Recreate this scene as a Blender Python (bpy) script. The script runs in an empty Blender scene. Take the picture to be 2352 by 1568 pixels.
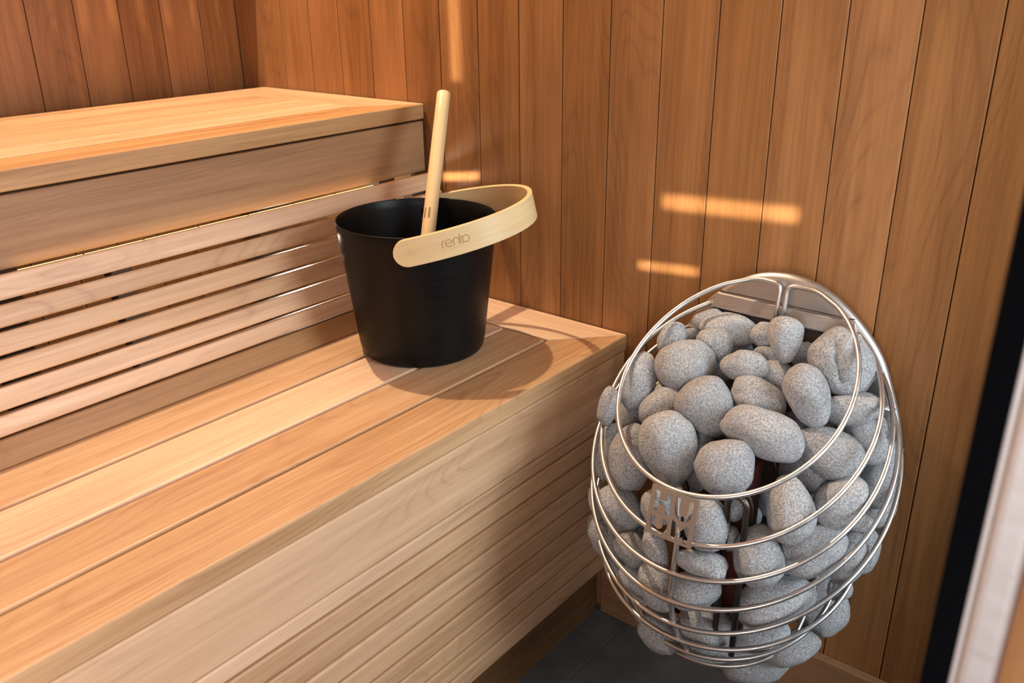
import bpy, bmesh, math, random
from mathutils import Vector, Matrix, noise

# ------------------------------------------------------------------ camera
F_PX, W_PX = 2025.26, 2352.0
YAW, PITCH, ROLL = 0.68707, -0.39295, -0.01188
scene = bpy.context.scene
COL = scene.collection
fw = Vector((math.cos(YAW)*math.cos(PITCH), math.sin(YAW)*math.cos(PITCH), math.sin(PITCH)))
r0 = Vector((math.sin(YAW), -math.cos(YAW), 0)); u0 = r0.cross(fw)
rt = r0*math.cos(ROLL)+u0*math.sin(ROLL); up = -r0*math.sin(ROLL)+u0*math.cos(ROLL)
cam_d = bpy.data.cameras.new('camera'); cam = bpy.data.objects.new('camera', cam_d); COL.objects.link(cam)
M = Matrix(((rt.x, up.x, -fw.x, -1.20011), (rt.y, up.y, -fw.y, -1.74667), (rt.z, up.z, -fw.z, 1.15192), (0, 0, 0, 1)))
cam.matrix_world = M
cam_d.sensor_width = 36; cam_d.lens = F_PX/W_PX*36; cam_d.clip_start = 0.02
cam_d.dof.use_dof = True; cam_d.dof.focus_distance = 1.30; cam_d.dof.aperture_fstop = 7.0
scene.camera = cam

# ------------------------------------------------------------------ colour management, world, lights
vs = scene.view_settings
vs.view_transform = 'Standard'; vs.look = 'None'; vs.gamma = 1; vs.use_curve_mapping = False
vs.exposure = 0.0
wd = bpy.data.worlds.new('daylight'); scene.world = wd; wd.use_nodes = True
wd.node_tree.nodes['Background'].inputs[0].default_value = (0.80, 0.88, 1.0, 1)
wd.node_tree.nodes['Background'].inputs[1].default_value = 0.12

def point(name, loc, power, color, radius):
    l = bpy.data.lights.new(name, 'POINT'); l.energy = power; l.color = color; l.shadow_soft_size = radius
    o = bpy.data.objects.new(name, l); o.location = loc; COL.objects.link(o); return o
def spot(name, loc, target, power, color, radius, angle, blend):
    l = bpy.data.lights.new(name, 'SPOT'); l.energy = power; l.color = color; l.shadow_soft_size = radius
    l.spot_size = math.radians(angle); l.spot_blend = blend
    o = bpy.data.objects.new(name, l); o.location = loc
    o.rotation_euler = (Vector(target)-Vector(loc)).to_track_quat('-Z', 'Y').to_euler(); COL.objects.link(o); return o
def area(name, loc, target, sx, sy, power, color, spread=180):
    l = bpy.data.lights.new(name, 'AREA'); l.shape = 'RECTANGLE'; l.size = sx; l.size_y = sy
    l.energy = power; l.color = color; l.spread = math.radians(spread)
    o = bpy.data.objects.new(name, l); o.location = loc
    o.rotation_euler = (Vector(target)-Vector(loc)).to_track_quat('-Z', 'Y').to_euler(); COL.objects.link(o); return o
WARM = (1.0, 0.84, 0.60)
point('ceiling_lamp_light', (-0.256, -0.2295, 2.19), 92, WARM, 0.012)
area('ceiling_lamp_far_light', (-1.55, -0.55, 2.15), (-1.3, -0.75, 0.6), 0.25, 0.25, 2, WARM)
area('daylight_door', (-1.62, -1.95, 1.10), (-1.42, -0.65, 0.50), 0.4, 1.0, 9, (1.0, 0.87, 0.90), 95)
area('reveal_fill', (-1.95, -2.0, 1.1), (-0.8, -1.71, 0.9), 0.3, 0.8, 1.6, (1.0, 0.93, 0.92), 50)  # added fill lamp that brightens the aluminium frame at the doorway edge
area('daylight_glass', (-0.12, -2.28, 1.05), (-0.26, -1.30, 0.48), 0.6, 1.0, 15, (0.88, 0.92, 1.0), 130)

# added narrow lamps in the doorway that throw small bright bars on the panelling
def bar_lamp(y, z, w, h, power, spread=2.0):
    s_ = Vector((-1.55, -1.92+(y+1.2)*.5, 1.02)) if y < -1 else Vector((-1.3, -2.1, 1.2)); t_ = Vector((0, y, z)); d = (t_-s_).normalized()
    area('added_bar_light', s_, t_, w*abs(d.x), h, power, (1.0, 0.84, 0.60), spread)  # width w, height h on the wall
bar_lamp(-1.18, .829, .22, .022, .040, .7)
bar_lamp(-1.086, .717, .11, .014, .012, .5)
bar_lamp(-.645, .810, .09, .014, .016, .4)
bar_lamp(-.641, 1.10, .026, .24, .030, .5)

# ------------------------------------------------------------------ materials
def nt(name):
    m = bpy.data.materials.new(name); m.use_nodes = True
    n = m.node_tree.nodes; l = m.node_tree.links; n.clear()
    out = n.new('ShaderNodeOutputMaterial'); b = n.new('ShaderNodeBsdfPrincipled'); l.new(b.outputs[0], out.inputs[0])
    return m, n, l, b
def mth(n, l, op, a, b=None, c=None):
    x = n.new('ShaderNodeMath'); x.operation = op
    for i, v in enumerate((a, b, c)):
        if v is None: continue
        if isinstance(v, (int, float)): x.inputs[i].default_value = v
        else: l.new(v, x.inputs[i])
    return x.outputs[0]
def mixc(n, l, fac, a, b, mode='MIX'):
    x = n.new('ShaderNodeMix'); x.data_type = 'RGBA'; x.blend_type = mode
    for i, v in ((0, fac), (6, a), (7, b)):
        if isinstance(v, (int, float)): x.inputs[i].default_value = v
        elif isinstance(v, tuple): x.inputs[i].default_value = (*v, 1)
        else: l.new(v, x.inputs[i])
    return x.outputs[2]
def noise_n(n, l, vec, scale, detail=3, rough=.55):
    x = n.new('ShaderNodeTexNoise'); x.inputs['Scale'].default_value = scale; x.inputs['Detail'].default_value = detail
    x.inputs['Roughness'].default_value = rough; l.new(vec, x.inputs['Vector']); return x.outputs[0]
def maprange(n, l, v, a, b, c, d):
    x = n.new('ShaderNodeMapRange'); l.new(v, x.inputs[0])
    for i, k in enumerate((a, b, c, d)): x.inputs[i+1].default_value = k
    return x.outputs[0]

def wood(name, light, dark, line, rough=.42, ring=38, linestr=.35, tonevar=.22, spec=.4, sat=.12):
    """wood that follows the 'gc' grain attribute: x along the board, y across, z through"""
    m, n, l, b = nt(name)
    at = n.new('ShaderNodeAttribute'); at.attribute_name = 'gc'
    tn = n.new('ShaderNodeAttribute'); tn.attribute_name = 'tone'
    sc = n.new('ShaderNodeVectorMath'); sc.operation = 'MULTIPLY'; sc.inputs[1].default_value = (1.3, 9, 9); l.new(at.outputs['Vector'], sc.inputs[0])
    big = noise_n(n, l, sc.outputs[0], 1.6, 4)
    s2 = n.new('ShaderNodeVectorMath'); s2.operation = 'MULTIPLY'; s2.inputs[1].default_value = (6, 210, 210); l.new(at.outputs['Vector'], s2.inputs[0])
    fine = noise_n(n, l, s2.outputs[0], 1.0, 4, .65)
    s3 = n.new('ShaderNodeVectorMath'); s3.operation = 'MULTIPLY'; s3.inputs[1].default_value = (1.6, 60, 60); l.new(at.outputs['Vector'], s3.inputs[0])
    streak = noise_n(n, l, s3.outputs[0], 1.0, 3, .5)
    # cathedral rings: contours of a slow field stretched along the board
    s4 = n.new('ShaderNodeVectorMath'); s4.operation = 'MULTIPLY'; s4.inputs[1].default_value = (2.2, 10, 10); l.new(at.outputs['Vector'], s4.inputs[0])
    fld = noise_n(n, l, s4.outputs[0], .62, 2, .4)
    rr = mth(n, l, 'FRACT', mth(n, l, 'MULTIPLY', fld, ring))
    ln = mth(n, l, 'POWER', mth(n, l, 'SUBTRACT', 1.0, mth(n, l, 'ABSOLUTE', mth(n, l, 'SUBTRACT', mth(n, l, 'MULTIPLY', rr, 2.0), 1.0))), 4.0)
    ln = mth(n, l, 'MULTIPLY', ln, maprange(n, l, big, .42, .62, 0, 1))
    f = mth(n, l, 'ADD', mth(n, l, 'MULTIPLY', maprange(n, l, big, .35, .65, 0, 1), .36), mth(n, l, 'MULTIPLY', maprange(n, l, streak, .35, .65, 0, 1), .30))
    f = mth(n, l, 'ADD', f, mth(n, l, 'MULTIPLY', maprange(n, l, fine, .34, .66, 0, 1), .34))
    c = mixc(n, l, f, light, dark)
    c = mixc(n, l, mth(n, l, 'MULTIPLY', ln, linestr), c, line)
    g = maprange(n, l, tn.outputs['Fac'], 0, 1, 1-tonevar, 1+tonevar)
    cc = n.new('ShaderNodeVectorMath'); cc.operation = 'SCALE'; l.new(c, cc.inputs[0]); l.new(g, cc.inputs[3])
    hs = n.new('ShaderNodeHueSaturation'); l.new(maprange(n, l, tn.outputs['Fac'], 0, 1, 1+sat*.66, 1-sat*1.33), hs.inputs['Saturation']); l.new(cc.outputs[0], hs.inputs['Color'])
    l.new(hs.outputs[0], b.inputs['Base Color'])
    l.new(maprange(n, l, fine, .3, .7, rough-.05, rough+.12), b.inputs['Roughness'])
    b.inputs['Specular IOR Level'].default_value = spec
    bp = n.new('ShaderNodeBump'); bp.inputs['Strength'].default_value = .12; bp.inputs['Distance'].default_value = .0006
    l.new(fine, bp.inputs['Height']); l.new(bp.outputs[0], b.inputs['Normal'])
    return m

WALLWOOD = wood('alder_wall_panelling', (.44, .213, .080), (.22, .095, .031), (.12, .047, .017), rough=.36, ring=30, linestr=.35, tonevar=.15, sat=.04)
BENCH = wood('alder_bench_timber', (.69, .445, .250), (.43, .235, .106), (.27, .12, .045), rough=.38, ring=34, linestr=.35, tonevar=.24)
BENCHFR = wood('alder_bench_front_board', (.66, .42, .215), (.36, .175, .065), (.20, .08, .03), rough=.38, ring=34, linestr=.4, tonevar=.1)
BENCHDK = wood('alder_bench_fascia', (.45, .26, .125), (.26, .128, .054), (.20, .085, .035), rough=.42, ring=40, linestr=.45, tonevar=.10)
BAMBOO = wood('bamboo', (.86, .64, .33), (.74, .50, .22), (.62, .40, .17), rough=.36, ring=14, linestr=.15, tonevar=.05)

def simple(name, col, rough=.5, metal=0., spec=.5, emit=None, es=0):
    m, n, l, b = nt(name); b.inputs['Base Color'].default_value = (*col, 1); b.inputs['Roughness'].default_value = rough
    b.inputs['Metallic'].default_value = metal; b.inputs['Specular IOR Level'].default_value = spec
    if emit: b.inputs['Emission Color'].default_value = (*emit, 1); b.inputs['Emission Strength'].default_value = es
    return m
def noisy(name, c1, c2, scale, rough, metal=0., bump=0., stretch=(1, 1, 1), rvar=.08, spec=.5):
    m, n, l, b = nt(name)
    tc = n.new('ShaderNodeTexCoord'); mp = n.new('ShaderNodeMapping'); mp.inputs['Scale'].default_value = stretch
    l.new(tc.outputs['Object'], mp.inputs[0]); f = noise_n(n, l, mp.outputs[0], scale, 5, .6)
    l.new(mixc(n, l, maprange(n, l, f, .3, .7, 0, 1), c1, c2), b.inputs['Base Color'])
    l.new(maprange(n, l, f, .3, .7, rough-rvar, rough+rvar), b.inputs['Roughness']); b.inputs['Metallic'].default_value = metal; b.inputs['Specular IOR Level'].default_value = spec
    if bump:
        bp = n.new('ShaderNodeBump'); bp.inputs['Strength'].default_value = bump; bp.inputs['Distance'].default_value = .001
        l.new(f, bp.inputs['Height']); l.new(bp.outputs[0], b.inputs['Normal'])
    return m
STEEL = noisy('brushed_stainless_steel', (.54, .52, .505), (.46, .44, .43), 40, .46, 1.0, .05, (1, 1, 12))
WIRE = noisy('stainless_wire', (.68, .66, .64), (.60, .58, .57), 60, .40, 1.0, .02)
DARKSTEEL = noisy('heat_darkened_steel', (.16, .13, .115), (.10, .08, .07), 40, .38, 1.0, .05)
MAROON = noisy('maroon_heater_core', (.10, .018, .014), (.05, .010, .010), 25, .5, 0., .1)
BLACKAL = noisy('black_anodised_aluminium', (.0035, .0035, .004), (.006, .006, .0065), 9, .38, .0, .10, (1, 1, 60), .06, .22)
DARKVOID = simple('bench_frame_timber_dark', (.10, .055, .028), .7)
RUBBER = simple('black_rubber_seal', (.002, .0025, .0035), .9, 0, .05)
ALU = noisy('satin_aluminium', (.82, .81, .80), (.74, .74, .75), 30, .50, .6, .03, (1, 1, 8))
SLOT = simple('ladle_slot_dark', (.30, .19, .09), .7)
BURN = simple('burned_lettering', (.47, .31, .15), .8)

def granite():
    m, n, l, b = nt('speckled_grey_granite')
    tc = n.new('ShaderNodeTexCoord'); tn = n.new('ShaderNodeAttribute'); tn.attribute_name = 'tone'
    v = n.new('ShaderNodeVectorMath'); v.operation = 'ADD'; l.new(tc.outputs['Object'], v.inputs[0])
    cmb = n.new('ShaderNodeVectorMath'); cmb.operation = 'SCALE'; cmb.inputs[0].default_value = (3, 5, 7); l.new(tn.outputs['Fac'], cmb.inputs[3])
    l.new(cmb.outputs[0], v.inputs[1])
    a = noise_n(n, l, v.outputs[0], 800, 2, .6); b2 = noise_n(n, l, v.outputs[0], 430, 3, .7); big = noise_n(n, l, v.outputs[0], 35, 3, .6)
    vo = n.new('ShaderNodeTexVoronoi'); vo.inputs['Scale'].default_value = 620; l.new(v.outputs[0], vo.inputs['Vector'])
    c = mixc(n, l, maprange(n, l, b2, .38, .62, 0, 1), (.205, .213, .226), (.53, .545, .57))
    c = mixc(n, l, maprange(n, l, a, .56, .66, 0, .75), c, (.07, .074, .082))
    c = mixc(n, l, maprange(n, l, vo.outputs['Color'], .78, .86, 0, .5), c, (.66, .66, .65))
    c = mixc(n, l, maprange(n, l, big, .35, .70, 0, .40), c, (.30, .31, .325))
    g = maprange(n, l, tn.outputs['Fac'], 0, 1, .88, 1.12)
    cc = n.new('ShaderNodeVectorMath'); cc.operation = 'SCALE'; l.new(c, cc.inputs[0]); l.new(g, cc.inputs[3])
    l.new(cc.outputs[0], b.inputs['Base Color']); b.inputs['Roughness'].default_value = .78; b.inputs['Specular IOR Level'].default_value = .3
    bp = n.new('ShaderNodeBump'); bp.inputs['Strength'].default_value = .35; bp.inputs['Distance'].default_value = .0008
    l.new(b2, bp.inputs['Height']); l.new(bp.outputs[0], b.inputs['Normal'])
    return m
GRANITE = granite()

def floor_mat():
    m, n, l, b = nt('charcoal_floor_tile')
    tc = n.new('ShaderNodeTexCoord')
    f = noise_n(n, l, tc.outputs['Object'], 14, 6, .7)
    l.new(mixc(n, l, maprange(n, l, f, .3, .7, 0, 1), (.062, .063, .063), (.115, .115, .113)), b.inputs['Base Color'])
    b.inputs['Roughness'].default_value = .5
    bp = n.new('ShaderNodeBump'); bp.inputs['Strength'].default_value = .15; bp.inputs['Distance'].default_value = .002
    l.new(f, bp.inputs['Height']); l.new(bp.outputs[0], b.inputs['Normal'])
    return m
TILE = floor_mat(); GROUT = simple('grey_grout', (.16, .16, .155), .85)

def glass_mat():
    m = bpy.data.materials.new('clear_glass'); m.use_nodes = True; n = m.node_tree.nodes; l = m.node_tree.links; n.clear()
    out = n.new('ShaderNodeOutputMaterial'); mx = n.new('ShaderNodeMixShader'); t = n.new('ShaderNodeBsdfTransparent'); g = n.new('ShaderNodeBsdfGlossy')
    t.inputs[0].default_value = (.93, .97, .96, 1); g.inputs['Roughness'].default_value = .02
    fr = n.new('ShaderNodeFresnel'); fr.inputs[0].default_value = 1.45
    l.new(fr.outputs[0], mx.inputs[0]); l.new(t.outputs[0], mx.inputs[1]); l.new(g.outputs[0], mx.inputs[2]); l.new(mx.outputs[0], out.inputs[0])
    return m
GLASS = glass_mat()

# ------------------------------------------------------------------ helpers
RND = random.Random(11)
class MB:
    """collects boards, tubes and shapes into one mesh with grain and tone attributes"""
    def __init__(s): s.bm = bmesh.new(); s.gc = s.bm.verts.layers.float_vector.new('gc'); s.tn = s.bm.verts.layers.float.new('tone')
    def mark(s, verts, axis, tone=None, off=None):
        off = off or Vector((RND.uniform(0, 40), RND.uniform(0, 40), RND.uniform(0, 40))); tone = RND.random() if tone is None else tone
        a = Vector(axis).normalized(); b = a.orthogonal().normalized()
        if abs(a.x) > .9: b = Vector((0, 1, 0))
        if abs(a.z) > .9: b = Vector((0, 1, 0))
        c = a.cross(b)
        for v in verts:
            v[s.gc] = Vector((v.co.dot(a), v.co.dot(b), v.co.dot(c)))+off; v[s.tn] = tone
    def box(s, lo, hi, axis=(1, 0, 0), bev=.0015, tone=None, mat=None, seg=2):
        vs = [s.bm.verts.new(Vector((x, y, z))) for x in (lo[0], hi[0]) for y in (lo[1], hi[1]) for z in (lo[2], hi[2])]
        fs = [(0, 1, 3, 2), (4, 6, 7, 5), (0, 4, 5, 1), (2, 3, 7, 6), (0, 2, 6, 4), (1, 5, 7, 3)]
        faces = [s.bm.faces.new([vs[i] for i in f]) for f in fs]
        return s._fin(vs, faces, axis, bev, tone, mat, seg)
    def hexa(s, pts, axis=(1, 0, 0), bev=.0015, tone=None, mat=None, seg=2):
        """pts: 4 bottom corners then 4 top corners, same winding"""
        vs = [s.bm.verts.new(Vector(p)) for p in pts]
        fs = [(3, 2, 1, 0), (4, 5, 6, 7), (0, 1, 5, 4), (1, 2, 6, 5), (2, 3, 7, 6), (3, 0, 4, 7)]
        faces = [s.bm.faces.new([vs[i] for i in f]) for f in fs]
        return s._fin(vs, faces, axis, bev, tone, mat, seg)
    def _fin(s, vs, faces, axis, bev, tone, mat, seg):
        if bev:
            es = list({e for f in faces for e in f.edges})
            r = bmesh.ops.bevel(s.bm, geom=es, offset=bev, segments=seg, affect='EDGES', profile=.5)
            vs = list({v for v in r['verts']} | {v for v in vs if v.is_valid}); allf = {f for v in vs for f in v.link_faces}
            vs = list({v for f in allf for v in f.verts})
        if mat: bmesh.ops.transform(s.bm, matrix=mat, verts=vs)
        s.mark(vs, axis, tone); return vs
    def tube(s, pts, rad, n=12, closed=False, caps=True, tone=.5):
        pts = [Vector(p) for p in pts]; N = len(pts); rings = []; nrm = None
        for i in range(N):
            a = pts[(i-1) % N] if (closed or i > 0) else pts[0]; b = pts[(i+1) % N] if (closed or i < N-1) else pts[-1]
            t = (b-a).normalized()
            nrm = t.orthogonal().normalized() if nrm is None else (nrm-t*nrm.dot(t)).normalized()
            bn = t.cross(nrm); rr = rad[i] if isinstance(rad, (list, tuple)) else rad
            rings.append([s.bm.verts.new(pts[i]+nrm*rr*math.cos(2*math.pi*k/n)+bn*rr*math.sin(2*math.pi*k/n)) for k in range(n)])
        fs = []
        for i in range(N if closed else N-1):
            A, B = rings[i], rings[(i+1) % N]
            for k in range(n): fs.append(s.bm.faces.new((A[k], A[(k+1) % n], B[(k+1) % n], B[k])))
        if not closed and caps: s.bm.faces.new(rings[0][::-1]); s.bm.faces.new(rings[-1])
        for f in fs: f.smooth = True
        s.mark([v for r_ in rings for v in r_], (pts[-1]-pts[0]) if (pts[-1]-pts[0]).length > 1e-4 else (0, 0, 1), tone)
    def lathe(s, prof, center, n=96, tone=.5, axis=(0, 0, 1)):
        rings = []; c = Vector(center)
        for r, z in prof:
            if r < 1e-6: rings.append([s.bm.verts.new(c+Vector((0, 0, z)))])
            else: rings.append([s.bm.verts.new(c+Vector((r*math.cos(2*math.pi*k/n), r*math.sin(2*math.pi*k/n), z))) for k in range(n)])
        for A, B in zip(rings, rings[1:]):
            for k in range(n):
                k2 = (k+1) % n
                q = [A[k % len(A)], A[k2 % len(A)], B[k2 % len(B)], B[k % len(B)]]
                q2 = []
                for v in q:
                    if v not in q2: q2.append(v)
                if len(q2) > 2: s.bm.faces.new(q2).smooth = True
        s.mark([v for r_ in rings for v in r_], axis, tone)
    def grid(s, rows, smooth=True, closed=False, axis=(1, 0, 0), tone=.5):
        R = [[s.bm.verts.new(Vector(p)) for p in r] for r in rows]
        for A, B in zip(R, R[1:]):
            m = len(A)
            for k in range(m if closed else m-1): s.bm.faces.new((A[k], A[(k+1) % m], B[(k+1) % m], B[k])).smooth = smooth
        s.mark([v for r in R for v in r], axis, tone); return R
    def build(s, name, mat, parent=None, origin=None):
        bmesh.ops.recalc_face_normals(s.bm, faces=s.bm.faces[:])
        me = bpy.data.meshes.new(name)
        o = bpy.data.objects.new(name, me)
        if parent is not None:
            org = Vector((0, 0, 0)); q_ = parent
            while q_ is not None: org += Vector(q_.location); q_ = q_.parent
        elif origin is not None: org = Vector(origin)
        else: org = Vector((0, 0, 0))
        s.bm.transform(Matrix.Translation(-org)); s.bm.to_mesh(me); s.bm.free()
        mats = mat if isinstance(mat, list) else [mat]
        for m_ in mats: me.materials.append(m_)
        if parent is not None: o.parent = parent
        else: o.location = org
        COL.objects.link(o); return o
def tag(o, label=None, cat=None, group=None, kind=None):
    if label: o['label'] = label
    if cat: o['category'] = cat
    if group: o['group'] = group
    if kind: o['kind'] = kind
    return o
def thing(name, loc, label, cat, group=None):
    o = bpy.data.objects.new(name, None); o.location = loc; o.empty_display_size = .05; COL.objects.link(o); return tag(o, label, cat, group)

# fitted dimensions of the room and the benches (metres)
U, L = 0.93532, 0.58681
YUB, YUF, YLB, YLF = -0.0781, -0.5600, -0.6447, -1.0182
P, Y0, XB0, PB = 0.09, -0.7843, -0.08804, 0.08795
XL, CEIL = -2.7, 2.23
YI, YO = -1.685, -1.80          # front wall, inner and outer face

# ------------------------------------------------------------------ room
m = MB(); TONES_W = {-5: .25, -4: .45, -3: .7, -8: .35, 0: .35, -2: .3, 3: .75, 7: .9, 8: .5, 1: .65, 2: .45, 4: .5, -1: .6, -6: .6, -7: .8}
k = 9
while True:
    y1 = min(Y0+k*P, 0.0); y2 = Y0+(k-1)*P
    if y1 <= -2.6: break
    m.box((0, y2+.0007, 0), (.014, y1-.0007, CEIL), (0, 0, 1), .0013, TONES_W.get(k-1))
    k -= 1
m.box((.014, -2.6, 0), (.03, 0.03, CEIL), (0, 0, 1), 0, .0)
tag(m.build('wall_right', WALLWOOD), kind='structure')
m = MB()
xs = [XB0-k*PB for k in range(-1, 32)]; xs[0] = 0.0
WALLBACK = wood('shade_tinted_alder_panelling', (.44, .188, .058), (.235, .086, .024), (.12, .045, .015), rough=.36, ring=26, linestr=.3, tonevar=.10, sat=.02)  # same alder; warm shade tone painted into the colour to offset cool ambient light
for i, (a, b) in enumerate(zip(xs, xs[1:])):
    m.box((b+.0007, 0, 0), (a-.0007, .014, CEIL), (0, 0, 1), .0013)
m.box((XL, .014, 0), (0, .03, CEIL), (0, 0, 1), 0, 0)
tag(m.build('wall_back', WALLBACK), kind='structure')
m = MB()
y = -2.6
while y < -.01:
    m.box((XL-.014, y+.001, 0), (XL, min(y+P, 0)-.001, CEIL), (0, 0, 1), .002); y += P
tag(m.build('wall_left', WALLWOOD), kind='structure')
m = MB(); x = XL
while x < -1.75:
    m.box((x+.001, YO, 0), (min(x+P, -1.75)-.001, YI, CEIL), (0, 0, 1), .002); x += P
tag(m.build('wall_front', WALLWOOD), kind='structure')
m = MB(); y = -2.6
while y < 0:
    m.box((XL, y+.001, CEIL), (0, min(y+P, 0)-.001, CEIL+.02), (1, 0, 0), .002); y += P
tag(m.build('ceiling', WALLWOOD), kind='structure')

# floor: charcoal tiles with one grout line parallel to the benches
m = MB()
m.box((XL, -3.6, -.03), (.02, .02, -.0015), (1, 0, 0), 0)
tag(m.build('floor', GROUT), kind='structure')
m = MB()
gy = [-.45, -1.050, -1.652, -2.254, -2.856, -3.458]; gx = [.0, -.62, -1.24, -1.86, -2.48]
for a, b in zip(gy, gy[1:]):
    for c, d in zip(gx, gx[1:]):
        m.box((d+.001, b+.001, -.012), (c-.001, a-.001, 0), (1, 0, 0), .0006)
tag(m.build('floor', TILE), kind='structure')
# baseboard along the right wall
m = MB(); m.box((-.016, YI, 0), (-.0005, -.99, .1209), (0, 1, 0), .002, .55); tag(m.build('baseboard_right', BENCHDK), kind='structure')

# glass panel, seal, frame and jamb at the right side of the doorway
m = MB(); m.box((-.797, -1.7105, .02), (-.002, -1.7015, 2.12), (0, 0, 1), .0008); tag(m.build('window_1', GLASS), kind='structure')
m = MB(); m.box((-.802, -1.6970, 0), (-.778, -1.6845, 2.14), (0, 0, 1), .003, seg=4); tag(m.build('trim_1', RUBBER), kind='structure')
m = MB()
m.box((-.800, -1.7010, 0), (-.780, -1.6972, 2.14), (0, 0, 1), .0008)
m.box((-.808, -1.7175, 0), (-.780, -1.7012, 2.14), (0, 0, 1), .004, seg=4)
tag(m.build('trim_2', ALU), kind='structure')
m = MB(); m.box((-.812, -1.80, 0), (-.772, -1.7178, 2.14), (0, 0, 1), .003, .9); tag(m.build('trim_3', WALLWOOD), kind='structure')
m = MB(); m.box((-1.75, YO, 2.14), (.0, YI, CEIL), (1, 0, 0), .002); tag(m.build('trim_4', WALLWOOD), kind='structure')

# ------------------------------------------------------------------ upper bench
XE = -1.95   # the benches run on to the left beyond the frame
ub = thing('upper_bench', (-1.0, -.3, 0), 'higher wooden sauna bench against the back panelling, its top lit yellow', 'bench')
TU = .0276
def top_board(parent, y1, y2, x1, x2, z, th, name, axis=(1, 0, 0), tone=None, bev=.003, mat=None):
    m = MB(); m.box((x1, y1, z-th), (x2, y2, z), axis, bev, tone, seg=3); return m.build(name, mat or BENCH, parent)
def mitre_boards(parent, yf, yb, w_end, w_front, z, th, tf, te, gap=.0006, front_mat=None):
    """front board running to the corner and end board across, meeting on a mitre"""
    m = MB(); a = (-w_end, yf+w_front)
    m.hexa([(XE, yf, z-th), (-.003, yf, z-th), (a[0], a[1], z-th), (XE, a[1], z-th), (XE, yf, z), (-.003-gap, yf, z), (a[0]-gap, a[1], z), (XE, a[1], z)], (1, 0, 0), .0028, tf, seg=3)
    m.build('front_board', front_mat or BENCH, parent)
    m = MB()
    m.hexa([(-.003, yf+.0012, z-th), (-.003, yb, z-th), (a[0], yb, z-th), (a[0], a[1], z-th), (-.003, yf+gap*2, z), (-.003, yb, z), (a[0], yb, z), (a[0], a[1]+gap, z)], (0, 1, 0), .0018, te, seg=3)
    m.build('end_board', BENCH, parent)
mitre_boards(ub, YUF, YUB, .105, .0835, U, TU, .2, .75, front_mat=BENCHFR)
ups = [(-.4750, -.4000, .95), (-.3985, -.3060, .6), (-.3045, -.2150, .45), (-.2135, -.1250, .55), (-.1235, -.0785, .5)]
for a, b, t in ups: top_board(ub, a+.0013, b-.0013, XE, -.1068, U, TU, 'seat_board', tone=t, bev=.0006)
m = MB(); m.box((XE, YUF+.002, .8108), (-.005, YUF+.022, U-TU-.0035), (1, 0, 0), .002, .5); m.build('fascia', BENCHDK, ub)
# frame timbers that carry the top
m = MB()
m.box((XE, YUF+.03, .845), (-.012, YUF+.07, U-TU), (1, 0, 0), .001); m.box((XE, YUB-.06, .845), (-.012, YUB-.02, U-TU), (1, 0, 0), .001)
for x in (-.06, -.75, -1.4): m.box((x-.04, YUF+.07, .845), (x, YUB-.06, U-TU-.001), (0, 1, 0), .001)
for x in (-.06, -.75, -1.4):
    m.box((x-.04, YUB-.06, 0), (x, YUB-.02, .845), (0, 0, 1), .001)
    m.box((x-.04, YUF+.03, 0), (x, YUF+.07, .845), (0, 0, 1), .001)
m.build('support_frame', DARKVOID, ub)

# slanted slat screen between the two benches
scr = thing('slatted_screen', (-1.0, -.63, L), 'slanting screen of narrow horizontal slats filling the step between the two benches', 'slat screen')
def ysl(z): return YLB+.24*(z-L)
def slant_slat(m, z1, z2, th, tone, x1=XE, x2=-.004, bev=.003):
    n_ = Vector((0, -1, .24)).normalized()*-th
    p = lambda x, z, o: (x, ysl(z)+(n_.y if o else 0), z+(n_.z if o else 0))
    m.hexa([p(x1, z1, 0), p(x2, z1, 0), p(x2, z1, 1), p(x1, z1, 1), p(x1, z2, 0), p(x2, z2, 0), p(x2, z2, 1), p(x1, z2, 1)], (1, 0, 0), bev, tone, seg=3)
zz = [.8150, .7845, .7525, .7205, .6885, .6557, .6257]
m = MB()
for i, t in zip(range(6), (.9, .6, .55, .5, .8, .85)):
    slant_slat(m, zz[i+1]+.0005, zz[i]-(.0044 if i else 0), .018, t)
m.build('slat_panel', BENCH, scr)
m = MB(); slant_slat(m, L+.0008, .6235, .018, .05); m.build('bottom_rail', BENCHDK, scr)
m = MB()
for x in (-.035, -.62, -1.25):
    m = MB()
    n_ = Vector((0, -1, .24)).normalized()
    za, zb = L+.001, .800; o1, o2 = n_*-.0185, n_*-.045
    q = [(x-.03, ysl(za)+o1.y, za), (x, ysl(za)+o1.y, za), (x, ysl(za)+o2.y, za), (x-.03, ysl(za)+o2.y, za)]
    q2 = [(a, ysl(zb)+(o1.y if i < 2 else o2.y), zb) for i, (a, _, _) in enumerate(q)]
    m.hexa(q+q2, (0, 0, 1), .001); m.build('batten', DARKVOID, scr)

# LED strip tucked under the upper bench, just behind the top slat
led = thing('led_strip', (-.47, -.567, .8005), 'warm glowing light strip under the upper bench, seen through the gap above the slats', 'light strip')
m = MB(); m.box((-.765, -.5725, .8020), (-.165, -.5615, .8062), (1, 0, 0), .0004); chn = m.build('channel', ALU, led)
LEDM = simple('warm_led', (1, .8, .5), .5, emit=(1.0, .62, .24), es=2.6)
m = MB()
x = -.762
while x < -.18:
    m.box((x, -.5715, .8063), (x+.0855, -.5625, .8088), (1, 0, 0), .0004); x += .0885
m.build('diffuser', LEDM, chn)
point('cavity_light', (-.24, -.42, .715), 2.2, (1.0, .90, .74), .03)

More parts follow.
